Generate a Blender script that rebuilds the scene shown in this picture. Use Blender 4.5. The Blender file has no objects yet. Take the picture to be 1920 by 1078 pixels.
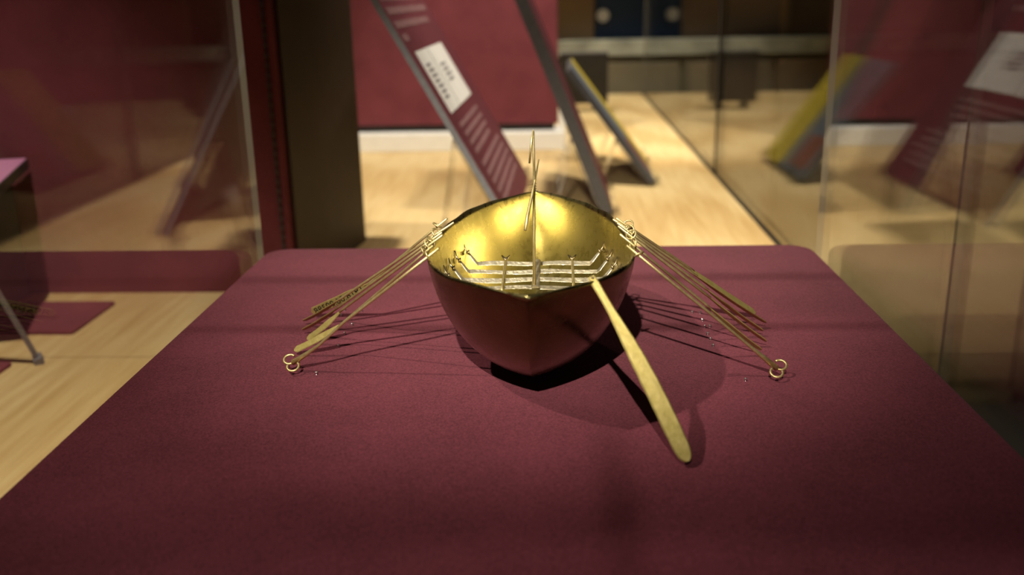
import bpy, bmesh, math, random
import numpy as np
from mathutils import Vector, Matrix, Quaternion

random.seed(4)
rng = np.random.default_rng(4)
SC = bpy.context.scene
COL = SC.collection
V = Vector

# ------------------------------------------------------------------ camera
cam_d = bpy.data.cameras.new('camera')
cam_d.sensor_fit = 'HORIZONTAL'
cam_d.sensor_width = 36.0
cam_d.lens = 36.0 * 1802 / 1920
cam_d.clip_start = 0.01
cam_d.clip_end = 50
cam_d.dof.use_dof = True
cam_d.dof.focus_distance = 0.405
cam_d.dof.aperture_fstop = 8.5
cam = bpy.data.objects.new('camera', cam_d)
COL.objects.link(cam)
_f = V((-0.042626, 0.955132, -0.293097))
_u = V((0.007005, 0.293642, 0.955890))
_r = V((0.999067, 0.038693, -0.019208))
cam.matrix_world = Matrix(((_r.x, _u.x, -_f.x, 0.0), (_r.y, _u.y, -_f.y, 0.0), (_r.z, _u.z, -_f.z, 0.247), (0, 0, 0, 1)))
SC.camera = cam

# ------------------------------------------------------------------ world, exposure
SC.view_settings.view_transform = 'Standard'
SC.view_settings.look = 'None'
SC.view_settings.gamma = 1
SC.view_settings.use_curve_mapping = False
SC.view_settings.exposure = 0.0
wd = bpy.data.worlds.new('gallery_ambience')
SC.world = wd
wd.use_nodes = True
wd.node_tree.nodes['Background'].inputs[0].default_value = (1.0, 0.80, 0.58, 1)
wd.node_tree.nodes['Background'].inputs[1].default_value = 0.035


def spot(name, loc, target, power, size_deg, color=(1, 0.91, 0.76), radius=0.006, blend=0.5):
    d = bpy.data.lights.new(name, 'SPOT')
    d.energy = power
    d.color = color
    d.spot_size = math.radians(size_deg)
    d.spot_blend = blend
    d.shadow_soft_size = radius
    o = bpy.data.objects.new(name, d)
    COL.objects.link(o)
    o.location = loc
    o.rotation_euler = (V(target) - V(loc)).to_track_quat('-Z', 'Y').to_euler()
    return o


# two case spots whose shadows fall across the plinth, plus the deck and gallery spots
spot('case_spot_side', (-0.41, 0.12, 0.76), (-0.06, 0.47, 0.10), 16, 46, radius=0.007, blend=0.9)
spot('case_spot_front', (-0.08, -0.46, 0.76), (0.0, 0.62, 0.10), 92, 24, radius=0.007, blend=1.0)
spot('case_spot_back', (-0.27, 1.75, 1.45), (0.0, 0.30, 0.10), 5, 20, radius=0.03, blend=0.6)
spot('case_spot_near', (0.0, -0.40, 1.0), (0.02, -0.40, 0.10), 10, 71.5, radius=0.01, blend=0.04)
spot('deck_spot', (-0.30, 1.00, 1.35), (0.10, 1.25, 0.0), 90, 56, radius=0.02)
spot('deck_spot_right', (0.14, 0.90, 1.35), (0.02, 1.28, 0.0), 45, 44, radius=0.03)
spot('deck_spot_far', (-0.15, 1.80, 1.30), (0.10, 2.00, 0.0), 110, 56, radius=0.02)
spot('deck_spot_near', (-0.30, 0.42, 1.00), (-0.46, 0.58, 0.0), 36, 40, radius=0.012, blend=0.6)
spot('gallery_spot', (0.2, 2.3, 1.6), (0.3, 2.75, -0.1), 8, 45, radius=0.05)
SC.cycles.caustics_reflective = False

# ------------------------------------------------------------------ materials
MATS = {}


def new_mat(name):
    m = bpy.data.materials.new(name)
    m.use_nodes = True
    nt = m.node_tree
    nt.nodes.clear()
    out = nt.nodes.new('ShaderNodeOutputMaterial')
    MATS[name] = m
    return m, nt, out


def node(nt, typ, **kw):
    n = nt.nodes.new(typ)
    for k, v in kw.items():
        if k.startswith('i_'):
            n.inputs[k[2:].replace('_', ' ')].default_value = v
        else:
            setattr(n, k, v)
    return n


def ramp(nt, fac, stops):
    r = nt.nodes.new('ShaderNodeValToRGB')
    el = r.color_ramp.elements
    while len(el) < len(stops):
        el.new(0.5)
    for e, (p, c) in zip(el, stops):
        e.position = p
        e.color = (*c, 1)
    nt.links.new(fac, r.inputs[0])
    return r.outputs[0]


def coords(nt, scale=(1, 1, 1), rot=(0, 0, 0)):
    tc = nt.nodes.new('ShaderNodeTexCoord')
    mp = nt.nodes.new('ShaderNodeMapping')
    mp.inputs['Scale'].default_value = scale
    mp.inputs['Rotation'].default_value = rot
    nt.links.new(tc.outputs['Object'], mp.inputs['Vector'])
    return mp.outputs[0]


def noise(nt, vec, scale, detail=3, rough=0.5):
    n = nt.nodes.new('ShaderNodeTexNoise')
    n.inputs['Scale'].default_value = scale
    n.inputs['Detail'].default_value = detail
    n.inputs['Roughness'].default_value = rough
    nt.links.new(vec, n.inputs['Vector'])
    return n.outputs['Fac']


def bump(nt, h, strength, dist):
    b = nt.nodes.new('ShaderNodeBump')
    b.inputs['Strength'].default_value = strength
    b.inputs['Distance'].default_value = dist
    nt.links.new(h, b.inputs['Height'])
    return b.outputs[0]


def pbsdf(nt, out, base=None, rough=0.5, metal=0.0, spec=0.5):
    p = nt.nodes.new('ShaderNodeBsdfPrincipled')
    if base is not None:
        if isinstance(base, tuple):
            p.inputs['Base Color'].default_value = (*base, 1)
        else:
            nt.links.new(base, p.inputs['Base Color'])
    p.inputs['Roughness'].default_value = rough
    p.inputs['Metallic'].default_value = metal
    p.inputs['Specular IOR Level'].default_value = spec
    nt.links.new(p.outputs[0], out.inputs[0])
    return p


def plain(name, base, rough=0.6, metal=0.0, spec=0.4, var=0.12, scale=60):
    m, nt, out = new_mat(name)
    f = noise(nt, coords(nt), scale, 4)
    lo = tuple(c * (1 - var) for c in base)
    hi = tuple(min(1, c * (1 + var)) for c in base)
    pbsdf(nt, out, ramp(nt, f, [(0.3, lo), (0.7, hi)]), rough, metal, spec)
    return m


def fabric(name, base, scale=1.0):
    m, nt, out = new_mat(name)
    v = coords(nt)
    fine = noise(nt, v, 1500 * scale, 2, 0.6)
    broad = noise(nt, v, 26, 3)
    mx = node(nt, 'ShaderNodeMath', operation='MULTIPLY_ADD')
    nt.links.new(fine, mx.inputs[0])
    mx.inputs[1].default_value = 0.75
    md = node(nt, 'ShaderNodeMath', operation='MULTIPLY')
    nt.links.new(broad, md.inputs[0])
    md.inputs[1].default_value = 0.25
    nt.links.new(md.outputs[0], mx.inputs[2])
    c = ramp(nt, mx.outputs[0], [(0.30, tuple(x * 0.50 for x in base)), (0.70, tuple(x * 1.50 for x in base))])
    p = pbsdf(nt, out, c, 0.95, 0, 0.1)
    p.inputs['Sheen Weight'].default_value = 0.12
    p.inputs['Sheen Roughness'].default_value = 0.5
    p.inputs['Sheen Tint'].default_value = (0.9, 0.45, 0.5, 1)
    nt.links.new(bump(nt, fine, 0.6, 0.0006), p.inputs['Normal'])
    return m


M_FELT = fabric('maroon_felt', (0.155, 0.034, 0.050))
M_CLOTH = fabric('maroon_cloth', (0.150, 0.036, 0.044), 0.7)


def make_wood():
    m, nt, out = new_mat('maple_veneer')
    v = coords(nt, (2.2, 0.35, 1), (0, 0, math.radians(8)))
    warp = noise(nt, v, 3.0, 3)
    wv = nt.nodes.new('ShaderNodeTexWave')
    wv.wave_type = 'RINGS'
    wv.inputs['Scale'].default_value = 2.4
    wv.inputs['Distortion'].default_value = 7.0
    wv.inputs['Detail'].default_value = 3
    wv.inputs['Detail Scale'].default_value = 1.4
    nt.links.new(v, wv.inputs['Vector'])
    grain = noise(nt, coords(nt, (160, 9, 1), (0, 0, math.radians(4))), 1.0, 4)
    a = node(nt, 'ShaderNodeMath', operation='MULTIPLY_ADD')
    nt.links.new(wv.outputs['Fac'], a.inputs[0])
    a.inputs[1].default_value = 0.35
    nt.links.new(grain, a.inputs[2])
    b = node(nt, 'ShaderNodeMath', operation='MULTIPLY_ADD')
    nt.links.new(warp, b.inputs[0])
    b.inputs[1].default_value = 0.3
    nt.links.new(a.outputs[0], b.inputs[2])
    c = ramp(nt, b.outputs[0], [(0.45, (0.45, 0.285, 0.105)), (0.85, (0.57, 0.405, 0.18)), (1.0, (0.62, 0.46, 0.22))])
    p = pbsdf(nt, out, c, 0.42, 0, 0.4)
    return m


M_WOOD = make_wood()


def make_gold(name, c0, c1, rough, hammer, hs, metal=1.0, dist=0.001):
    m, nt, out = new_mat(name)
    v = coords(nt)
    n1 = noise(nt, v, hs, 3)
    n2 = noise(nt, v, hs * 6, 3)
    c = ramp(nt, n1, [(0.3, c0), (0.7, c1)])
    p = pbsdf(nt, out, c, rough, metal)
    r = ramp(nt, n2, [(0.3, (rough * 0.8,) * 3), (0.75, (rough * 1.3,) * 3)])
    nt.links.new(r, p.inputs['Roughness'])
    nt.links.new(bump(nt, n1, hammer, dist), p.inputs['Normal'])
    return m


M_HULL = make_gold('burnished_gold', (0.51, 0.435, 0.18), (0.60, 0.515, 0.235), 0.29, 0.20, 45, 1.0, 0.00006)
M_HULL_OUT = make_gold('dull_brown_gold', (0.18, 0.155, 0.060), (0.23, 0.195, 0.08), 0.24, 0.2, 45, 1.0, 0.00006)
M_GOLD = make_gold('gold_wire', (0.66, 0.52, 0.22), (0.80, 0.66, 0.32), 0.42, 0.15, 300, 0.85, 0.0002)
M_OAR = make_gold('hammered_gold', (0.46, 0.37, 0.11), (0.58, 0.47, 0.17), 0.50, 0.30, 350, 0.65, 0.0004)
M_PALE = make_gold('pale_hammered_gold', (0.58, 0.50, 0.34), (0.78, 0.70, 0.52), 0.46, 0.8, 420, 0.85, 0.0006)
M_TARN = make_gold('tarnished_wire', (0.22, 0.17, 0.11), (0.40, 0.32, 0.20), 0.35, 0.2, 400)
M_INK = plain('black_ink', (0.012, 0.012, 0.010), 0.5)
M_EDGE = plain('grey_board_edge', (0.058, 0.057, 0.058), 0.7, var=0.25, scale=300)
M_EDGE_LT = plain('light_grey_board_edge', (0.16, 0.16, 0.165), 0.7, var=0.15, scale=300)
M_PRINT = plain('maroon_print', (0.13, 0.030, 0.040), 0.45, var=0.06)
M_PRINT_TXT = plain('pale_print', (0.25, 0.13, 0.135), 0.5, var=0.05)
M_PRINT_DARK = plain('dark_print', (0.055, 0.030, 0.030), 0.5, var=0.1)
M_PAPER = plain('white_paper', (0.72, 0.70, 0.66), 0.6, var=0.04)
M_GREYINK = plain('grey_print', (0.22, 0.20, 0.20), 0.6, var=0.05)
M_YELLOW = plain('yellow_print', (0.55, 0.42, 0.04), 0.5, var=0.1)
M_BLUEGREY = plain('blue_grey_print', (0.13, 0.15, 0.19), 0.5, var=0.2, scale=30)
M_RUST = plain('rust_print', (0.24, 0.07, 0.05), 0.5, var=0.2, scale=30)
M_WHITE = plain('white_lacquer', (0.78, 0.77, 0.73), 0.35, var=0.03)
M_BLACK = plain('black_laminate', (0.018, 0.015, 0.012), 0.55, var=0.2)
M_DARKBROWN = plain('dark_brown_laminate', (0.040, 0.022, 0.012), 0.6, var=0.15)
M_SEAL = plain('black_seal', (0.010, 0.009, 0.008), 0.6, var=0.1)
M_PINK = plain('pink_print', (0.50, 0.20, 0.36), 0.5, var=0.05)
M_NAVY = plain('navy_panel', (0.012, 0.035, 0.085), 0.5, var=0.2, scale=4)
M_OLIVE = plain('olive_panel', (0.16, 0.13, 0.075), 0.6, var=0.2, scale=6)
M_BROWN = plain('brown_panel', (0.24, 0.16, 0.085), 0.6, var=0.15, scale=5)
M_WALLDARK = plain('dark_gallery_wall', (0.055, 0.045, 0.035), 0.8, var=0.2, scale=3)
M_GREYTOP = plain('grey_green_laminate', (0.30, 0.30, 0.23), 0.5, var=0.5, scale=14)
M_CARPET = plain('dark_carpet', (0.03, 0.026, 0.024), 0.95, var=0.2, scale=200)


def make_glass(name, tint, ior=1.5, rough=0.0):
    m, nt, out = new_mat(name)
    geo = nt.nodes.new('ShaderNodeNewGeometry')
    mixv = node(nt, 'ShaderNodeMix', data_type='FLOAT')
    mixv.inputs[2].default_value = ior
    mixv.inputs[3].default_value = 1.0 / ior
    nt.links.new(geo.outputs['Backfacing'], mixv.inputs[0])
    fr = nt.nodes.new('ShaderNodeFresnel')
    nt.links.new(mixv.outputs[0], fr.inputs['IOR'])
    tr = nt.nodes.new('ShaderNodeBsdfTransparent')
    tr.inputs[0].default_value = (*tint, 1)
    gl = nt.nodes.new('ShaderNodeBsdfGlossy')
    gl.inputs['Roughness'].default_value = rough
    mx = nt.nodes.new('ShaderNodeMixShader')
    nt.links.new(fr.outputs[0], mx.inputs[0])
    nt.links.new(tr.outputs[0], mx.inputs[1])
    nt.links.new(gl.outputs[0], mx.inputs[2])
    nt.links.new(mx.outputs[0], out.inputs[0])
    return m


M_GLASS = make_glass('clear_glass', (0.985, 0.99, 0.98))
M_ACRYLIC = make_glass('clear_acrylic', (0.95, 0.95, 0.95), 1.5, 0.03)


def make_glass_edge():
    m, nt, out = new_mat('cut_glass_edge')
    tr = nt.nodes.new('ShaderNodeBsdfTransparent')
    tr.inputs[0].default_value = (0.55, 0.52, 0.45, 1)
    p = nt.nodes.new('ShaderNodeBsdfPrincipled')
    p.inputs['Base Color'].default_value = (0.33, 0.29, 0.22, 1)
    p.inputs['Roughness'].default_value = 0.3
    mx = nt.nodes.new('ShaderNodeMixShader')
    mx.inputs[0].default_value = 0.5
    nt.links.new(tr.outputs[0], mx.inputs[1])
    nt.links.new(p.outputs[0], mx.inputs[2])
    nt.links.new(mx.outputs[0], out.inputs[0])
    return m


M_GLASS_EDGE = make_glass_edge()

# ------------------------------------------------------------------ mesh helpers


def link_mesh(name, bm, mats, parent=None, smooth=False):
    me = bpy.data.meshes.new(name)
    bmesh.ops.recalc_face_normals(bm, faces=bm.faces[:])
    bm.to_mesh(me)
    bm.free()
    for m in (mats if isinstance(mats, (list, tuple)) else [mats]):
        me.materials.append(m)
    if smooth:
        for p in me.polygons:
            p.use_smooth = True
    o = bpy.data.objects.new(name, me)
    COL.objects.link(o)
    if parent is not None:
        o.parent = parent
        o.matrix_parent_inverse = parent_world(parent).inverted()
    return o


def parent_world(o):
    m = o.matrix_basis.copy()
    while o.parent is not None:
        m = o.parent.matrix_basis @ o.matrix_parent_inverse @ m
        o = o.parent
    return m


def thing(name, label, cat, loc=(0, 0, 0), group=None):
    o = bpy.data.objects.new(name, None)
    o.empty_display_size = 0.02
    COL.objects.link(o)
    o.location = loc
    tag(o, label, cat, group)
    return o


def tag(o, label, cat, group=None):
    o['label'] = label
    o['category'] = cat
    if group:
        o['group'] = group
    return o


def struct(o):
    o['kind'] = 'structure'
    return o


def add_box(bm, lo, hi, M=None, mat=0):
    xs = [(lo[0], lo[1], lo[2]), (hi[0], lo[1], lo[2]), (hi[0], hi[1], lo[2]), (lo[0], hi[1], lo[2]),
          (lo[0], lo[1], hi[2]), (hi[0], lo[1], hi[2]), (hi[0], hi[1], hi[2]), (lo[0], hi[1], hi[2])]
    vs = [bm.verts.new(M @ V(x) if M else V(x)) for x in xs]
    fs = []
    for q in ((0, 3, 2, 1), (4, 5, 6, 7), (0, 1, 5, 4), (1, 2, 6, 5), (2, 3, 7, 6), (3, 0, 4, 7)):
        f = bm.faces.new([vs[i] for i in q])
        f.material_index = mat
        fs.append(f)
    return fs


def box(name, lo, hi, mat, parent=None, M=None, bevel=0.0, seg=2):
    bm = bmesh.new()
    add_box(bm, lo, hi, M)
    if bevel > 0:
        bmesh.ops.bevel(bm, geom=bm.edges[:], offset=bevel, segments=seg, affect='EDGES', profile=0.5)
    return link_mesh(name, bm, mat, parent, smooth=False)


def frames(pts):
    pts = [V(p) for p in pts]
    tans = []
    for i in range(len(pts)):
        a = pts[max(0, i - 1)]
        b = pts[min(len(pts) - 1, i + 1)]
        tans.append((b - a).normalized())
    n = tans[0].orthogonal().normalized()
    res = []
    for p, t in zip(pts, tans):
        n = (n - t * n.dot(t))
        n = n.normalized() if n.length > 1e-9 else t.orthogonal().normalized()
        res.append((p, t, n, t.cross(n)))
    return res


def add_tube(bm, pts, rad, seg=8, closed=False, cap=True):
    """tube along pts; rad a number or a list"""
    fr = frames(pts)
    rings = []
    for i, (p, t, n, b) in enumerate(fr):
        r = rad[i] if isinstance(rad, (list, tuple)) else rad
        rings.append([bm.verts.new(p + (n * math.cos(2 * math.pi * k / seg) + b * math.sin(2 * math.pi * k / seg)) * r) for k in range(seg)])
    m = len(rings)
    for i in range(m if closed else m - 1):
        A, B = rings[i], rings[(i + 1) % m]
        for k in range(seg):
            bm.faces.new((A[k], A[(k + 1) % seg], B[(k + 1) % seg], B[k]))
    if cap and not closed:
        bm.faces.new(rings[0][::-1])
        bm.faces.new(rings[-1])
    return rings


def add_loft(bm, pts, widths, normals, thick):
    """flat strip with real thickness: centre points, full widths, face normals"""
    fr = frames(pts)
    rings = []
    for (p, t, _, _), w, nn in zip(fr, widths, normals):
        nn = V(nn)
        nn = (nn - t * nn.dot(t)).normalized()
        s = t.cross(nn)
        hw, ht = w / 2, thick / 2
        e = min(hw * 0.5, thick * 0.6)
        prof = [(-hw, 0), (-hw + e, ht), (0, ht), (hw - e, ht), (hw, 0), (hw - e, -ht), (0, -ht), (-hw + e, -ht)]
        rings.append([bm.verts.new(p + s * a + nn * b) for a, b in prof])
    for A, B in zip(rings, rings[1:]):
        for k in range(8):
            bm.faces.new((A[k], A[(k + 1) % 8], B[(k + 1) % 8], B[k]))
    bm.faces.new(rings[0][::-1])
    bm.faces.new(rings[-1])


def arc_pts(c, ax1, ax2, r, a0, a1, n):
    c, ax1, ax2 = V(c), V(ax1).normalized(), V(ax2).normalized()
    return [c + ax1 * (r * math.cos(a0 + (a1 - a0) * i / (n - 1))) + ax2 * (r * math.sin(a0 + (a1 - a0) * i / (n - 1))) for i in range(n)]


def lerp(a, b, t):
    return V(a) * (1 - t) + V(b) * t


def rounded_rect(x0, x1, y0, y1, r, n=8):
    out = []
    for cx, cy, a in ((x1 - r, y1 - r, 0), (x0 + r, y1 - r, 90), (x0 + r, y0 + r, 180), (x1 - r, y0 + r, 270)):
        for i in range(n + 1):
            t = math.radians(a + 90 * i / n)
            out.append((cx + r * math.cos(t), cy + r * math.sin(t)))
    return out


def add_soft_prism(bm, poly, z0, z1, edge, n=4, M=None):
    """prism over a 2D outline with a rounded top edge"""
    c = V((sum(p[0] for p in poly) / len(poly), sum(p[1] for p in poly) / len(poly)))
    loops = [(z0, 0.0)]
    for i in range(n + 1):
        t = math.pi / 2 * i / n
        loops.append((z1 - edge + edge * math.sin(t), edge * (1 - math.cos(t))))
    N = len(poly)
    nrm = []
    for i in range(N):
        a, b = V(poly[i - 1]), V(poly[(i + 1) % N])
        d = (b - a).normalized()
        nrm.append(V((-d.y, d.x)))
    rings = []
    for z, inset in loops:
        ring = []
        for p, k in zip(poly, nrm):
            q = V(p) + k * inset
            co = V((q.x, q.y, z))
            ring.append(bm.verts.new(M @ co if M else co))
        rings.append(ring)
    for A, B in zip(rings, rings[1:]):
        for k in range(N):
            bm.faces.new((A[k], A[(k + 1) % N], B[(k + 1) % N], B[k]))
    bm.faces.new(rings[0][::-1])
    bm.faces.new(rings[-1])


T = 0.097          # top of the maroon plinth above the deck

# ================================================================== SETTING
struct(box('floor', (-4, -3, -0.92), (4, 5.2, -0.90), M_CARPET))
tag(bpy.data.objects['floor'], 'dark carpet of the gallery floor', 'floor')
o = struct(box('wall_back', (-4, 5.0, -0.90), (4, 5.1, 2.2), M_WALLDARK))
tag(o, 'dark gallery wall behind the cases', 'wall')
o = struct(box('wall_right', (3.0, -3, -0.90), (3.1, 5.0, 2.2), M_WALLDARK))
tag(o, 'dark gallery wall beside the glass case', 'wall')

# deck: one board per veneer panel, narrow joints between
deck = struct(box('display_deck', (-1.3, -0.25, -0.90), (0.235, 2.45, -0.012), M_DARKBROWN))
tag(deck, 'pale maple veneered deck of the display case', 'deck')
for (x0, x1) in ((-1.3, -0.5625), (-0.5615, 0.235)):
    for (y0, y1) in ((-0.25, 0.6395), (0.6405, 1.5295), (1.5305, 2.45)):
        struct(box('deck_panel', (x0, y0, -0.012), (x1, y1, 0.0), M_WOOD, deck))

# glass partitions on both sides of the plinth
def glass_sheet(name, x0, x1, y0, y1, z0, z1, parent=None, M=None):
    bm = bmesh.new()
    fs = add_box(bm, (x0, y0, z0), (x1, y1, z1), M)
    for i in (0, 1, 2, 4):      # bottom, top and the two end faces
        fs[i].material_index = 1
    return link_mesh(name, bm, [M_GLASS, M_GLASS_EDGE], parent)


def rotz(cx, cy, deg):
    return Matrix.Translation((cx, cy, 0)) @ Matrix.Rotation(math.radians(deg), 4, 'Z') @ Matrix.Translation((-cx, -cy, 0))


gs = thing('glass_screen', 'clear glass screen with two upright sheets flanking the maroon plinth', 'glass', (-0.01, 0.35, 0))
glass_sheet('glass_sheet', -0.1855, -0.1815, 0.118, 0.577, 0.0, 0.411, gs)
glass_sheet('glass_sheet', 0.1610, 0.1650, 0.118, 0.577, 0.0, 0.411, gs)
bm = bmesh.new()  # unseen strip added above the view; its edges cast two shadow bars
for k, f in enumerate(add_box(bm, (-0.1815, 0.118, 0.325), (0.1610, 0.122, 0.362))):
    f.material_index = 1 if k in (0, 1) else 0
link_mesh('shadow_brace', bm, [M_GLASS, M_GLASS_EDGE], gs)

gw = thing('glass_case_wall', 'long clear glass wall of butted sheets with dark vertical joints', 'glass', (0.2265, 1.2, 0))
for i, (y0, y1) in enumerate(((-0.10, 0.533), (0.537, 1.336), (1.343, 2.44))):
    glass_sheet('glass_sheet', 0.2265, 0.2315, y0, y1, 0.0, 0.75, gw)
box('joint_seal', (0.2255, 1.336, 0.0), (0.2325, 1.343, 0.75), M_SEAL, gw)
box('base_gasket', (0.2235, -0.10, 0.0), (0.2265, 2.44, 0.0022), M_SEAL, gw)

# ================================================================== PLINTH
bm = bmesh.new()
add_soft_prism(bm, rounded_rect(-0.178, 0.157, 0.13, 0.577, 0.016, 8), 0.0, T, 0.004)
o = link_mesh('display_plinth', bm, M_FELT, None, True)
tag(o, 'maroon felt covered plinth with rounded corners under the golden boat', 'plinth')

# ================================================================== THE BOAT
BX, BY0, BL, BD = -0.0085, 0.2994, 0.1746, 0.0550
boat = thing('model_boat', 'small golden model boat with oars and mast on maroon plinth', 'model boat', (BX, 0.385, T))

WS = np.array([0, .03, .07, .12, .19, .28, .36, .45, .55, .65, .75, .82, .90, .96, 1.0])
WW = np.array([0, .0085, .0170, .0258, .0338, .0387, .0402, .0397, .0380, .0355, .0308, .0258, .0168, .0076, 0])


def hermite(xs, ys, x):
    i = int(np.clip(np.searchsorted(xs, x) - 1, 0, len(xs) - 2))
    m = np.gradient(ys, xs)
    hh = xs[i + 1] - xs[i]
    t = (x - xs[i]) / hh
    return ((2 * t**3 - 3 * t**2 + 1) * ys[i] + (t**3 - 2 * t**2 + t) * hh * m[i]
            + (-2 * t**3 + 3 * t**2) * ys[i + 1] + (t**3 - t**2) * hh * m[i + 1])


def hull_w(s):
    return max(0.0, float(hermite(WS, WW, s)))


def hull_d(s):
    a = abs(2 * s - 1)
    return BD * max(0.0, 1 - a ** 2.3) ** 0.72


def hull_pt(s, v, side):
    w, d = hull_w(s), hull_d(s)
    a = abs(2 * s - 1)
    vee = 0.14 + 0.86 * max(0.0, (a - 0.30) / 0.70) ** 1.1           # sections turn from U to V towards the ends
    th = v * math.pi / 2
    xe, ze = math.sin(th) ** 0.92, 1 - math.cos(th)
    xl, zl = v ** 0.85, v
    x = w * ((1 - vee) * xe + vee * xl)
    z = T + BD - d + d * ((1 - vee) * ze + vee * zl)
    if v > 0.999:
        if s < 0.03:
            z -= 0.0016 * (1 - s / 0.03)
        if s > 0.985:
            z -= 0.0022 * (s - 0.985) / 0.015
        z += 0.00035 * math.sin(s * 37 + side) * math.sin(s * 11)
    y = BY0 + BL * s
    dent = 0.0006 * math.sin(9 * s + 2.1 * side) * math.sin(3.0 * v + side) * (1 - a ** 2)
    return V((BX + side * (x + dent * (v > 0.05)), y, z + 0.0006 * (1 - v)))


def make_hull():
    bm = bmesh.new()
    NS, NV = 110, 22
    ss = [0.5 - 0.5 * math.cos(math.pi * i / NS) for i in range(NS + 1)]
    ss = [0.5 * (a + i / NS) for i, a in enumerate(ss)]
    grid = {}
    for i, s in enumerate(ss):
        for side in (-1, 1):
            for j in range(NV + 1):
                v = j / NV
                if j == 0 and side == 1:
                    grid[i, side, 0] = grid[i, -1, 0]
                elif i in (0, NS) and side == 1:
                    grid[i, side, j] = grid[i, -1, j]
                else:
                    grid[i, side, j] = bm.verts.new(hull_pt(s, v, side))
    for i in range(NS):
        for side in (-1, 1):
            for j in range(NV):
                q = [grid[i, side, j], grid[i + 1, side, j], grid[i + 1, side, j + 1], grid[i, side, j + 1]]
                u = []
                for k in q:
                    if k not in u:
                        u.append(k)
                if len(u) >= 3:
                    try:
                        bm.faces.new(u if side == -1 else u[::-1])
                    except ValueError:
                        pass
    bmesh.ops.remove_doubles(bm, verts=bm.verts[:], dist=1e-5)
    for e in bm.edges:
        a, b = e.verts
        if abs(a.co.x - BX) < 1e-5 and abs(b.co.x - BX) < 1e-5:
            s = ((a.co.y + b.co.y) / 2 - BY0) / BL
            if s < 0.22 or s > 0.78:
                e.smooth = False
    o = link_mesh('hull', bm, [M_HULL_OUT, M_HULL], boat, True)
    me = o.data
    low = min(me.polygons, key=lambda p: p.center.z)
    if low.normal.z > 0:
        me.flip_normals()
    sm = o.modifiers.new('thickness', 'SOLIDIFY')
    sm.thickness = 0.0007
    sm.offset = -1.0
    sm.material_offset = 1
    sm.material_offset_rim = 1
    return o


hull = make_hull()


def inner_half(y, z):
    """inner half width of the hull at length y and height z"""
    s = (y - BY0) / BL
    best = 0.0
    for k in range(60):
        p = hull_pt(s, k / 59, 1)
        if p.z <= z:
            best = p.x - BX
    return best - 0.0006


# thwarts: hammered strips whose ends turn up against the hull
ZT = T + 0.0335
THW = [(0.4165, 0.0024), (0.4030, 0.0022), (0.3905, 0.0024), (0.3795, 0.0020), (0.3665, 0.0022), (0.3530, 0.0022)]
for ti, (y, wid) in enumerate(THW):
    hw = inner_half(y, ZT) - 0.0045
    up = ZT + 0.0062
    hu = inner_half(y, up)
    pts, nr, ws = [], [], []
    N = 15
    pts.append((BX - hu, y + 0.0022, up)); nr.append((0.9, -0.35, 0.35)); ws.append(wid * 0.35)
    pts.append((BX - hw - 0.55 * (hu - hw), y + 0.001, ZT + 0.0036)); nr.append((0.55, -0.35, 0.75)); ws.append(wid * 0.75)
    pts.append((BX - hw - 0.0010, y, ZT + 0.0007)); nr.append((0.4, -0.3, 0.85)); ws.append(wid * 0.95)
    for k in range(N):
        t = k / (N - 1)
        pts.append((BX - hw + 2 * hw * t, y + 0.0003 * math.sin(7 * t + ti * 2), ZT + 0.00025 * math.sin(11 * t + ti)))
        nr.append((0, -0.60, 0.80))
        ws.append(wid * (1 + 0.10 * math.sin(9 * t + 3 * ti) + random.uniform(-.05, .05)))
    pts.append((BX + hw + 0.0010, y, ZT + 0.0007)); nr.append((-0.4, -0.3, 0.85)); ws.append(wid * 0.95)
    pts.append((BX + hw + 0.55 * (hu - hw), y + 0.001, ZT + 0.0036)); nr.append((-0.55, -0.35, 0.75)); ws.append(wid * 0.75)
    pts.append((BX + hu, y + 0.0022, up)); nr.append((-0.9, -0.35, 0.35)); ws.append(wid * 0.35)
    bm = bmesh.new()
    add_loft(bm, pts, ws, nr, 0.00035)
    th = link_mesh('thwart', bm, M_PALE, boat, False)
    # twisted wire knots that pin each end, and the sharp tail above
    for sd in (-1, 1):
        c = V((BX + sd * (hw + 0.70 * (hu - hw)), y - 0.0003, ZT + 0.0052))
        bm = bmesh.new()
        add_tube(bm, arc_pts(c + V((0, 0, .0003)), (0, 1, 0.2), (-sd * 0.4, 0, 1), 0.00075, 0, 5.6, 12), 0.00042, 6)
        add_tube(bm, [c, c + V((sd * 0.0014, 0.0010, 0.0016)), c + V((sd * 0.0022, 0.0022, 0.0042))], [0.0005, 0.00042, 0.00022], 6)
        link_mesh('wire_knot', bm, M_TARN, th, True)

# mast step: a pale strip along the keel line across the thwarts
bm = bmesh.new()
MY, MX = 0.3845, BX + 0.0008
add_loft(bm, [(MX + .0005, .3765, ZT + .0010), (MX + .0005, .3840, ZT + .0013), (MX + .0007, .4050, ZT + .0011), (MX + .0007, .4185, ZT + .0009)],
         [.0034, .0031, .0030, .0032], [(0, -.2, 1)] * 4, 0.0008)
link_mesh('mast_step', bm, M_PALE, boat)
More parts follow.
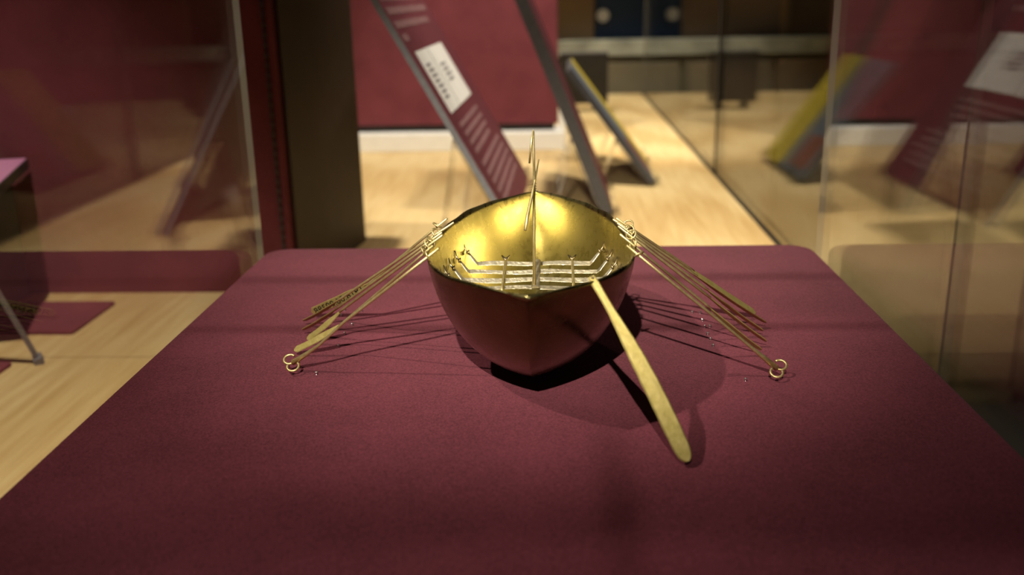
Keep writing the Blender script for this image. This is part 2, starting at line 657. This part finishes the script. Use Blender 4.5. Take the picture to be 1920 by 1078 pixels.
# two rods laid over the thwarts with splayed ends
for x0, x1, y1 in ((BX - 0.0128, BX - 0.0122, 0.372), (BX + 0.0172, BX + 0.0168, 0.376)):
    bm = bmesh.new()
    z = ZT + 0.0011
    add_tube(bm, [(x0, 0.4205, z + .0004), (x0, 0.4150, z), (lerp((x0, 0, 0), (x1, 0, 0), .5).x, 0.395, z), (x1, y1, z)], [.00042, .00055, .0006, .0006], 7)
    rod = link_mesh('cross_rod', bm, M_GOLD, boat, True)
    bm = bmesh.new()
    for sd in (-1, 1):
        add_tube(bm, [(x0, 0.4175, z + .0002), (x0 + sd * .0008, 0.4195, z + .0007), (x0 + sd * .0018, 0.4212, z + .0014)], [.0006, .00055, .0003], 6)
    link_mesh('forked_end', bm, M_TARN, rod, True)

# mast with its hook, the yard and the lashing
bm = bmesh.new()
ztop = T + 0.0975
add_tube(bm, [(MX, MY - .006, ZT + .0008), (MX, MY, T + .055), (MX + .0004, MY + .001, T + .080), (MX + .0003, MY + .001, ztop - .001), (MX + .0003, MY + .001, ztop)],
         [.00062, .00058, .00052, .00045, .00020], 8)
mast = link_mesh('mast', bm, M_GOLD, boat, True)
bm = bmesh.new()
add_tube(bm, [(MX + .0002, MY + .0006, ztop - .0003), (MX - .0007, MY - .0010, ztop - .006), (MX - .0014, MY - .0016, ztop - .0130)], [.00030, .00045, .00040], 6)
link_mesh('masthead_hook', bm, M_GOLD, mast, True)
bm = bmesh.new()
add_tube(bm, [(MX + .0022, MY + .0075, T + .0845), (MX + .0008, MY + .0012, T + .0775), (MX - .0006, MY - .0045, T + .0715),
              (MX - .0021, MY - .0105, T + .0655), (MX - .0031, MY - .0160, T + .0605)],
         [.0003, .00045, .0006, .00075, .0006], 7)
link_mesh('yard', bm, M_GOLD, boat, True)
bm = bmesh.new()
for k in range(5):
    c = V((MX - .0002, MY - .0012, T + .0715 + .0011 * k))
    add_tube(bm, arc_pts(c, (1, 0.1, .2), (0, 1, -.25), .0013, 0, 2 * math.pi * 15 / 16, 15), .00042, 6)
link_mesh('lashing', bm, M_ACRYLIC, mast, True)

# ---------------------------------------------------------------- oars
LEFT = [((-0.0440, 0.3901), (-0.1176, 0.4406)), ((-0.0404, 0.3831), (-0.1183, 0.4278)), ((-0.0434, 0.3659), (-0.1156, 0.4149)),
        ((-0.0427, 0.3615), (-0.1105, 0.4020)), ((-0.0445, 0.3452), (-0.1127, 0.3879)), ((-0.0419, 0.3419), (-0.1084, 0.3698))]
RIGHT = [((0.0261, 0.3879), (0.0956, 0.4358)), ((0.0247, 0.3860), (0.0975, 0.4212)), ((0.0260, 0.3793), (0.0938, 0.4103)),
         ((0.0260, 0.3738), (0.0925, 0.3966)), ((0.0258, 0.3606), (0.0881, 0.3862)), ((0.0271, 0.3434), (0.0891, 0.3616))]
# per oar: blade start along the oar, blade width, blade face normal
LB = [(0.50, .0044, (0.30, -0.97, 0.20)), (0.60, .0034, (-.30, 0.50, 0.80)), (0.70, .0034, (-.30, 0.50, 0.80)),
      (0.62, .0027, (.10, -0.80, 0.60)), (0.66, .0029, (.10, -0.85, 0.60))]
RB = [(0.50, .0042, (0.10, -0.55, 0.8)), (0.50, .0036, (0.3, 0.40, 0.85)), (0.58, .0034, (0.3, 0.45, 0.85)),
      (0.58, .0032, (0.2, 0.40, 0.9)), (0.60, .0032, (0.35, 0.55, 0.75))]
ZI, ZO = T + 0.0605, T + 0.0030


def rim_loop(p, t, r, parent, seed):
    rr = random.Random(seed)
    bm = bmesh.new()
    n = V(t).orthogonal().normalized()
    n = (V((0, 0, 1)) - V(t) * V(t).z).normalized()
    s = V(t).cross(n)
    n = (n + V(t) * rr.uniform(-.8, .8)).normalized()
    s = (s + V(t) * rr.uniform(-.8, .8)).normalized()
    add_tube(bm, arc_pts(V(p) + n * r * .25, s, n, r, rr.uniform(0, 3), rr.uniform(8.3, 9.2), 20), .00036, 6)
    link_mesh('wire_loop', bm, M_GOLD, parent, True)


def make_oar(a, b, blade, sd, i, bend=None):
    P, Q = V((a[0], a[1], ZI)), V((b[0], b[1], ZO))
    t0, bw, nrm = blade
    K = V(bend) if bend else lerp(P, Q, t0)
    t = (K - P).normalized()
    bm = bmesh.new()
    add_tube(bm, [P, lerp(P, K, .35), lerp(P, K, .7), lerp(P, K, .97), lerp(K, Q, .05)], [.00045, .00055, .0006, .0006, .0005], 8)
    oar = link_mesh('oar', bm, M_GOLD, boat, True)
    bm = bmesh.new()
    us = [0, .05, .10, .17, .25, .34, .44, .54, .64, .74, .82, .89, .93, .955, .975, .99, 1.0]
    pts, ws, ns = [], [], []
    for k, u in enumerate(us):
        prof = min(1.0, 0.30 + 2.0 * u) if u < .93 else max(0.2, math.sqrt(max(0, 1 - ((u - .93) / .072) ** 2)))
        pts.append(lerp(K, Q, u) - V((0, 0, .0006 * math.sin(math.pi * u))))
        ws.append(bw * prof * (1 + .04 * math.sin(5 * k + i)))
        ns.append(nrm)
    add_loft(bm, pts, ws, ns, .0005)
    bl = link_mesh('blade', bm, M_OAR, oar, False)
    # loop where it crosses the rim
    frac = (0.0395 - abs(P.x - BX)) / max(1e-6, abs(K.x - BX) - abs(P.x - BX))
    c = lerp(P, K, max(.06, frac))
    rim_loop(c, t, .0021, oar, 10 * i + (5 if sd > 0 else 0))
    return oar, bl, pts, V(nrm)


BEND_L = [(-0.0831, 0.4105, 0.1230), (-0.0976, 0.4122, 0.1150), (-0.0956, 0.4006, 0.1150), (-0.0923, 0.3946, 0.1160), (-0.0897, 0.3826, 0.1140)]
TEXT_OAR = None
for i in range(5):
    r = make_oar(LEFT[i][0], LEFT[i][1], LB[i], -1, i, BEND_L[i])
    if i == 0:
        TEXT_OAR = r
    make_oar(RIGHT[i][0], RIGHT[i][1], RB[i], 1, i)

# inked accession number on the first blade, written upside down
oar0, blade0, bp, bn = TEXT_OAR
cu = bpy.data.curves.new('accession_number', 'FONT')
cu.body = '1916.06.0039R'
cu.align_x = 'CENTER'
cu.align_y = 'CENTER'
cu.size = 1.0
to = bpy.data.objects.new('accession_number', cu)
COL.objects.link(to)
bpy.context.view_layer.update()
dg = bpy.context.evaluated_depsgraph_get()
tm = bpy.data.meshes.new_from_object(to.evaluated_get(dg))
bpy.data.objects.remove(to)
xs = [v.co.x for v in tm.vertices]
ys = [v.co.y for v in tm.vertices]
A, B = bp[2], bp[-4]
ax = (A - B).normalized()                # towards the boat on the blade
length = (B - A).length * 0.98
mid = (A + B) / 2
sx = length / (max(xs) - min(xs))
sy = 0.0029 / (max(ys) - min(ys))
cxm, cym = (max(xs) + min(xs)) / 2, (max(ys) + min(ys)) / 2
nn = (bn - ax * bn.dot(ax)).normalized()
for v in tm.vertices:
    lx, ly = -(v.co.x - cxm) * sx, -(v.co.y - cym) * sy
    u = min(1, max(0, (lx + length / 2) / length))
    base = lerp(B, A, u) - V((0, 0, .0005 * math.sin(math.pi * u)))
    v.co = base + 0 * ax + nn * 0.00048 + (ax.cross(nn)) * (ly)
tm.materials.clear()
tm.materials.append(M_INK)
to = bpy.data.objects.new('accession_number', tm)
COL.objects.link(to)
to.parent = blade0
to['label'] = 'black inked catalogue number, upside down'

# forked poles: straight shafts ending in two open rings
for sd, (a, b) in ((-1, LEFT[5]), (1, RIGHT[5])):
    P, Q = V((a[0], a[1], ZI)), V((b[0], b[1], ZO + .0015))
    t = (Q - P).normalized()
    bm = bmesh.new()
    add_tube(bm, [P, lerp(P, Q, .3), lerp(P, Q, .62) + V((0, 0, .0002)), lerp(P, Q, .80) - V((0, 0, .0012 if sd < 0 else 0)), lerp(P, Q, .90) - V((0, 0, .0008 if sd < 0 else 0)), Q],
             [.0005, .0006, .0006, .00062, .00095, .00125], 8)
    pole = link_mesh('forked_pole', bm, M_GOLD, boat, True)
    up = V((0, .85, .53))
    ex = V((sd, 0, 0))
    for c, a0, a1 in ((Q + ex * .0018 + V((0, .0016, .0008)), 3.4, 8.6), (Q - ex * .0006 + V((0, -.0028, -.0006)), 2.2, 6.6)):
        bm = bmesh.new()
        add_tube(bm, arc_pts(c, ex, up, .0024, a0, a1, 18), .00052, 7)
        link_mesh('ring_end', bm, M_GOLD, pole, True)
    rim_loop(lerp(P, Q, .07), t, .0018, pole, 77 + sd)

# steering oar at the stern
S0, S1 = V((0.0132, 0.3185, T + .0560)), V((0.0436, 0.2854, T + .0026))
bm = bmesh.new()
pts, ws, ns = [], [], []
for k, u in enumerate([i / 24 for i in range(23)] + [.94, .955, .968, .979, .988, .995, 1.0]):
    p = lerp(S0, S1, u) + V((0.0006 * math.sin(3.1 * u), -.0004 * math.sin(3.1 * u), .0012 * math.sin(math.pi * u)))
    w = np.interp(u, [0, .05, .12, .22, .34, .45, .6, .8, .92, .955, .979, .99, 1.0], [.0024, .0031, .0027, .0031, .0044, .0054, .0060, .0062, .0058, .0053, .0043, .0034, .0018])
    pts.append(p)
    ws.append(float(w) * (1 + .02 * math.sin(2.3 * k)))
    ns.append((0.10, -0.80, 0.60))
add_loft(bm, pts, ws, ns, .0008)
so = link_mesh('steering_oar', bm, M_OAR, boat, False)
bm = bmesh.new()
bmesh.ops.create_uvsphere(bm, u_segments=10, v_segments=6, radius=.0006, matrix=Matrix.Translation(S0 + V((.0004, -.0007, -.0002))))
link_mesh('rivet', bm, M_TARN, so, True)

# ---------------------------------------------------------------- pins in the felt
PINS_L = [(-0.1039, 0.4515), (-0.095, 0.4496), (-0.1036, 0.4423), (-0.0956, 0.4287), (-0.0966, 0.4159), (-0.0961, 0.3997), (-0.0984, 0.3675)]
PINS_H = [(-0.0442, 0.4255), (-0.0504, 0.4471)]
PINS_R = [(0.0672, 0.444), (0.0709, 0.4432), (0.0703, 0.4321), (0.0701, 0.4229), (0.0725, 0.4236), (0.0699, 0.4134), (0.07, 0.4064), (0.0699, 0.3982), (0.0765, 0.3592)]
bm = bmesh.new()
add_tube(bm, [(0, 0, -.004), (0, 0, .0008)], .00018, 6)
bmesh.ops.create_uvsphere(bm, u_segments=10, v_segments=7, radius=.00062, matrix=Matrix.Translation((0, 0, .0010)) @ Matrix.Diagonal((1, 1, .8, 1)))
pin0 = link_mesh('pin', bm, plain('bright_pin', (0.75, 0.72, 0.72), 0.12, 0.9), None, True)
first = True
for pts_, lab, grp in ((PINS_L, 'tiny bright pin in the felt under the lettered oar row', 'pins under the lettered oar row'),
                       (PINS_H, 'tiny bright pin in the felt beside the hull', 'pins beside the hull'),
                       (PINS_R, 'tiny bright pin in the felt under the dark-bladed oar row', 'pins under the dark-bladed oar row')):
    for (x, y) in pts_:
        if first:
            q = pin0
            first = False
        else:
            q = pin0.copy()
            COL.objects.link(q)
        q.location = (x, y, T)
        tag(q, lab, 'pin', grp)
        if (x, y) == PINS_L[6]:
            tag(q, 'tiny bright pin beside the ringed pole end, lettered oar side', 'pin')
        if (x, y) == PINS_R[8]:
            tag(q, 'tiny bright pin beside the ringed pole end, dark-bladed oar side', 'pin')

# ================================================================== BACKDROPS
# big maroon cloth-covered block
bb = thing('backdrop_block', 'tall maroon cloth covered block with stitched seam and dark side', 'display block', (-0.55, 0.9, 0))
Mb = rotz(-0.222, 0.797, 0)
bm = bmesh.new()
poly = [(-1.25, 0.797), (-0.2285, 0.797), (-0.226, 0.7985), (-0.2255, 0.802), (-0.1985, 0.975), (-0.1990, 0.988), (-0.206, 0.995), (-1.25, 0.995)]
add_soft_prism(bm, poly, 0.0, 0.40, 0.004, 3)
link_mesh('cloth_cover', bm, M_CLOTH, bb)
bm = bmesh.new()
sp = [(-0.2225, 0.8035), (-0.2216, 0.8033), (-0.1968, 0.9750), (-0.1978, 0.9755)]
lo = [bm.verts.new((x, y, 0.0)) for x, y in sp]
hi = [bm.verts.new((x, y, 0.396)) for x, y in sp]
bm.faces.new(lo[::-1]); bm.faces.new(hi)
for k in range(4):
    bm.faces.new((lo[k], lo[(k + 1) % 4], hi[(k + 1) % 4], hi[k]))
sp_o = link_mesh('side_panel', bm, M_DARKBROWN, bb)
sp_o['label'] = 'dark brown side panel'
bm = bmesh.new()
add_box(bm, (-0.2330, 0.7955, 0.0), (-0.2312, 0.7985, 0.396))
link_mesh('seam', bm, M_SEAL, bb)
bm = bmesh.new()
for k in range(48):
    z = .008 + .008 * k
    add_box(bm, (-0.2338, 0.7950, z), (-0.2304, 0.7972, z + .0035))
st = link_mesh('stitching', bm, M_PRINT_DARK, bb)
st['kind'] = 'stuff'

# maroon panel on white foot rail
bp_ = thing('backdrop_panel', 'upright maroon cloth panel standing on a white foot rail', 'display panel', (-0.2, 1.59, 0))
box('panel_face', (-0.36, 1.585, 0.041), (0.0105, 1.605, 0.50), M_CLOTH, bp_, bevel=.002)
box('foot_rail', (-0.355, 1.565, 0.0), (0.0215, 1.640, 0.0300), M_WHITE, bp_, bevel=.0015)
box('shadow_gap_core', (-0.35, 1.592, 0.0300), (0.004, 1.602, 0.041), M_BLACK, bp_)
box('end_bracket', (0.0115, 1.583, 0.0300), (0.0215, 1.607, 0.080), M_WHITE, bp_, bevel=.001)


# ---------------------------------------------------------------- leaning boards
def board_frame(org, u, v):
    u = V(u).normalized()
    v = (V(v) - u * V(v).dot(u)).normalized()
    n = u.cross(v)
    return Matrix(((u.x, v.x, n.x, org[0]), (u.y, v.y, n.y, org[1]), (u.z, v.z, n.z, org[2]), (0, 0, 0, 1)))


def dashes(bm, M, u0, u1, v0, n, hgt, depth, rr, size=.6):
    """rows of word-like bars, too blurred in the photograph to read"""
    for k in range(n):
        vv = v0 - k * hgt
        x = u0
        end = u1 - (rr.uniform(.0, .35) * (u1 - u0) if k in (n - 1,) else rr.uniform(0, .06) * (u1 - u0))
        while x < end:
            w = rr.uniform(.004, .014)
            w = min(w, end - x)
            if w > .0015:
                add_box(bm, (x, vv - hgt * size / 2, 0), (x + w, vv + hgt * size / 2, depth), M)
            x += w + .0022


def easel(name, org, u, v, wid, lean_len, label, gap=.0100):
    """bent clear acrylic easel: base lip, sloping back rest, rear leg"""
    e = thing(name, label, 'easel', org)
    u = V(u).normalized()
    v = V(v).normalized()
    n = u.cross(v).normalized()           # away from the board face
    O = V(org)
    for s0 in (0.006, wid - .036):
        Mx = board_frame(O + u * s0, u, v)
        bm = bmesh.new()
        add_box(bm, (0, -.006, -.0165), (.03, -.003, .0065), Mx)
        add_box(bm, (0, -.0030, .0035), (.03, .012, .0065), Mx)
        bmesh.ops.remove_doubles(bm, verts=bm.verts[:], dist=2e-5)
        lip = link_mesh('lip', bm, M_ACRYLIC, e)
        box('back_rest', (0, -.003, -gap - .003), (.03, lean_len, -gap), M_ACRYLIC, e, Mx)
        if O.z > .02:
            c = O + u * s0
            box('front_leg', (c.x - .006, c.y, 0.0), (c.x - .003, c.y + .03, c.z - .004), M_ACRYLIC, e)
        top = O + u * s0 + v * lean_len - n * (gap + .0015)
        foot = V((top.x - abs(v.x) * .25 * lean_len - .01, top.y, .0005))
        d = (foot - top)
        box('rear_leg', (0, 0, -.0015), (.03, d.length - .002, .0015), M_ACRYLIC, e, board_frame(top, u, d))
    return e


# board A: maroon text panel with white caption
A0 = (-0.0305, 0.7838, 0.0562)
Au, Av = (0.02, 1, 0), (-0.4916, 0, 0.8708)
MA = board_frame(A0, Au, Av)
bA = thing('text_board', 'maroon leaning text board with white caption and pale lines of print', 'display board', A0)
box('board_core', (0, 0, -.0055), (.248, .262, -.0005), M_EDGE_LT, bA, MA)
face = box('printed_face', (.0004, .0004, -.0005), (.2476, .2616, 0.0), M_PRINT, bA, MA)
rr = random.Random(3)
bm = bmesh.new()
dashes(bm, MA, .011, .228, .2547, 6, .0124, .0003, rr, .5)
dashes(bm, MA, .011, .040, .1808, 1, .0124, .0003, rr, .5)
dashes(bm, MA, .033, .180, .0965, 4, .0085, .0003, rr, .5)
dashes(bm, MA, .030, .216, .0588, 5, .0088, .0003, rr, .5)
tx = link_mesh('text_lines', bm, M_PRINT_TXT, face)
tx['kind'] = 'stuff'
cap = box('caption', (.024, .1094, 0), (.186, .1673, .0004), M_PAPER, bA, MA)
bm = bmesh.new()
for u0, u1, k0, k1 in ((.036, .068, 2, 9), (.108, .152, 3, 7)):
    for k in range(k0, k1):
        add_box(bm, (u0, .1624 - .0051 * k, .0004), (u0 + (u1 - u0) * rr.uniform(.6, 1), .1649 - .0051 * k, .0006), MA)
add_box(bm, (.086, .1104, .0004), (.088, .1664, .0006), MA)
ct = link_mesh('caption_lines', bm, M_GREYINK, cap)
ct['kind'] = 'stuff'
easel('acrylic_easel', A0, Au, Av, .248, .09, 'clear acrylic easel holding the maroon text board', .0060)

# board B: thick dark grey board seen on edge
B0 = (0.0695, 1.070, 0.0085)
Bu, Bv = (0.01, 1, 0), (-0.376, 0.0, 0.926)
MB_ = board_frame(B0, Bu, Bv)
bB = thing('leaning_board', 'thick dark grey leaning board seen on its edge behind the boat', 'display board', B0)
box('board_core', (0, 0, -.0135), (.19, .40, -.0005), M_EDGE, bB, MB_)
box('printed_face', (.0004, .0004, -.0005), (.1896, .3996, 0.0), M_PRINT, bB, MB_)
easel('acrylic_easel', B0, Bu, Bv, .19, .09, 'clear acrylic easel holding the thick dark grey board', .0140)

# board C: small board with yellow, grey and rust print
C0 = (0.1345, 1.250, 0.0085)
Cu, Cv = (0.02, 1, 0), (-0.60, 0.0, 0.80)
MC = board_frame(C0, Cu, Cv)
bC = thing('picture_board', 'low leaning picture board with a yellow band, beside the glass wall', 'display board', C0)
box('board_core', (0, 0, -.0085), (.20, .182, -.0005), M_EDGE, bC, MC)
box('printed_face', (.0004, .0004, -.0005), (.1996, .1816, 0.0), M_BLUEGREY, bC, MC)
box('yellow_band', (.110, .0004, 0.0), (.1996, .1816, 0.0004), M_YELLOW, bC, MC)
box('rust_patch', (.010, .010, 0.0), (.075, .060, 0.0004), M_RUST, bC, MC)
easel('acrylic_easel', C0, Cu, Cv, .20, .07, 'clear acrylic easel under the low yellow-banded picture board')

# black caption board far back on the deck
kb = thing('caption_stand', 'black upright caption plate with pale top edge at far deck end', 'caption plate', (0.07, 2.1, 0))
box('plate', (0.018, 2.096, 0.016), (0.120, 2.104, 0.1205), M_BLACK, kb)
box('top_edge', (0.018, 2.095, 0.1205), (0.120, 2.105, 0.1245), M_EDGE_LT, kb)
for x in (.035, .090):
    box('foot', (x, 2.097, 0.0), (x + .012, 2.140, 0.016), M_BLACK, kb)

# ---------------------------------------------------------------- left side: pink pedestal, leaning sheet, flat sheets in place of shade
pp = thing('pink_pedestal', 'dark pedestal with an overhanging pink topped slab', 'pedestal', (-0.55, 0.73, 0))
Mp = rotz(-0.443, 0.792, 19.5)
bm = bmesh.new()
add_box(bm, (-0.84, 0.640, 0.1130), (-0.443, 0.792, 0.1208), Mp)
slab = link_mesh('slab', bm, M_EDGE, pp)
bm = bmesh.new()
add_box(bm, (-0.8395, 0.6405, 0.1208), (-0.4435, 0.7915, 0.1216), Mp)
link_mesh('pink_top', bm, M_PINK, slab)
box('pedestal_body', (-0.80, 0.745, 0.0), (-0.461, 0.793, 0.1130), M_BLACK, pp, None)

bm = bmesh.new()
ML = board_frame((-0.3663, 0.629, 0.001), (-0.503, 0.864, 0), (-0.27, -0.157, 0.95))
add_box(bm, (0, 0, -.0032), (.006, .115, 0), ML)
add_box(bm, (-.004, -.001, -.0045), (.010, .004, .0015), ML)
tag(link_mesh('support_strut', bm, M_EDGE_LT), 'thin grey strut leaning towards the pink pedestal', 'strut')

for (y0, y1, x1, lab) in ((0.688, 0.765, -0.372, 'flat maroon sheet standing in for shade before the tall maroon block'),
                          (0.380, 0.625, -0.385, 'flat maroon sheet standing in for shade around the leaning grey strut')):
    bm = bmesh.new()  # thin maroon sheets laid on the deck to stand in for shade
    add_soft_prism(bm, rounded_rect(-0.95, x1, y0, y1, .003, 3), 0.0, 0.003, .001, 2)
    tag(link_mesh('shade_sheet', bm, M_CLOTH), lab, 'mat')

# ---------------------------------------------------------------- beyond the case
cab = thing('gallery_cabinet', 'olive gallery cabinet with white top slab beyond the deck', 'cabinet', (0.5, 2.7, -0.90))
box('cabinet_body', (-0.6, 2.575, -0.90), (1.3, 2.61, 0.085), M_OLIVE, cab)
box('top_slab', (-0.62, 2.55, 0.085), (1.32, 2.615, 0.126), M_GREYTOP, cab, bevel=.003)
for k in range(8):
    box('cabinet_door', (-0.58 + .235 * k, 2.56, -0.82), (-0.58 + .235 * k + .222, 2.575, 0.070), M_BROWN if k % 3 == 1 else M_OLIVE, cab, bevel=.003)
o = box('navy_panel', (0.1145, 2.635, -0.90), (0.60, 2.66, 0.60), M_NAVY, bevel=.003)
tag(o, 'tall navy blue panel behind the olive cabinet', 'panel')
o = box('brown_pillar', (-0.16, 2.625, -0.90), (0.1135, 2.68, 0.60), M_BROWN, bevel=.003)
tag(o, 'square brown pillar beside the navy panel', 'pillar')
o = box('brown_panel', (0.602, 2.635, -0.90), (1.10, 2.66, 0.60), M_BROWN, bevel=.003)
tag(o, 'brown panel on the far side of the navy panel', 'panel')
bm = bmesh.new()
bmesh.ops.create_cone(bm, cap_ends=True, segments=28, radius1=.0165, radius2=.015, depth=.008, matrix=Matrix.Translation((.1365, 2.6305, .1848)) @ Matrix.Rotation(math.radians(90), 4, 'X'))
o = link_mesh('round_sign', bm, M_WHITE)
tag(o, 'small round white disc on the navy panel', 'sign')
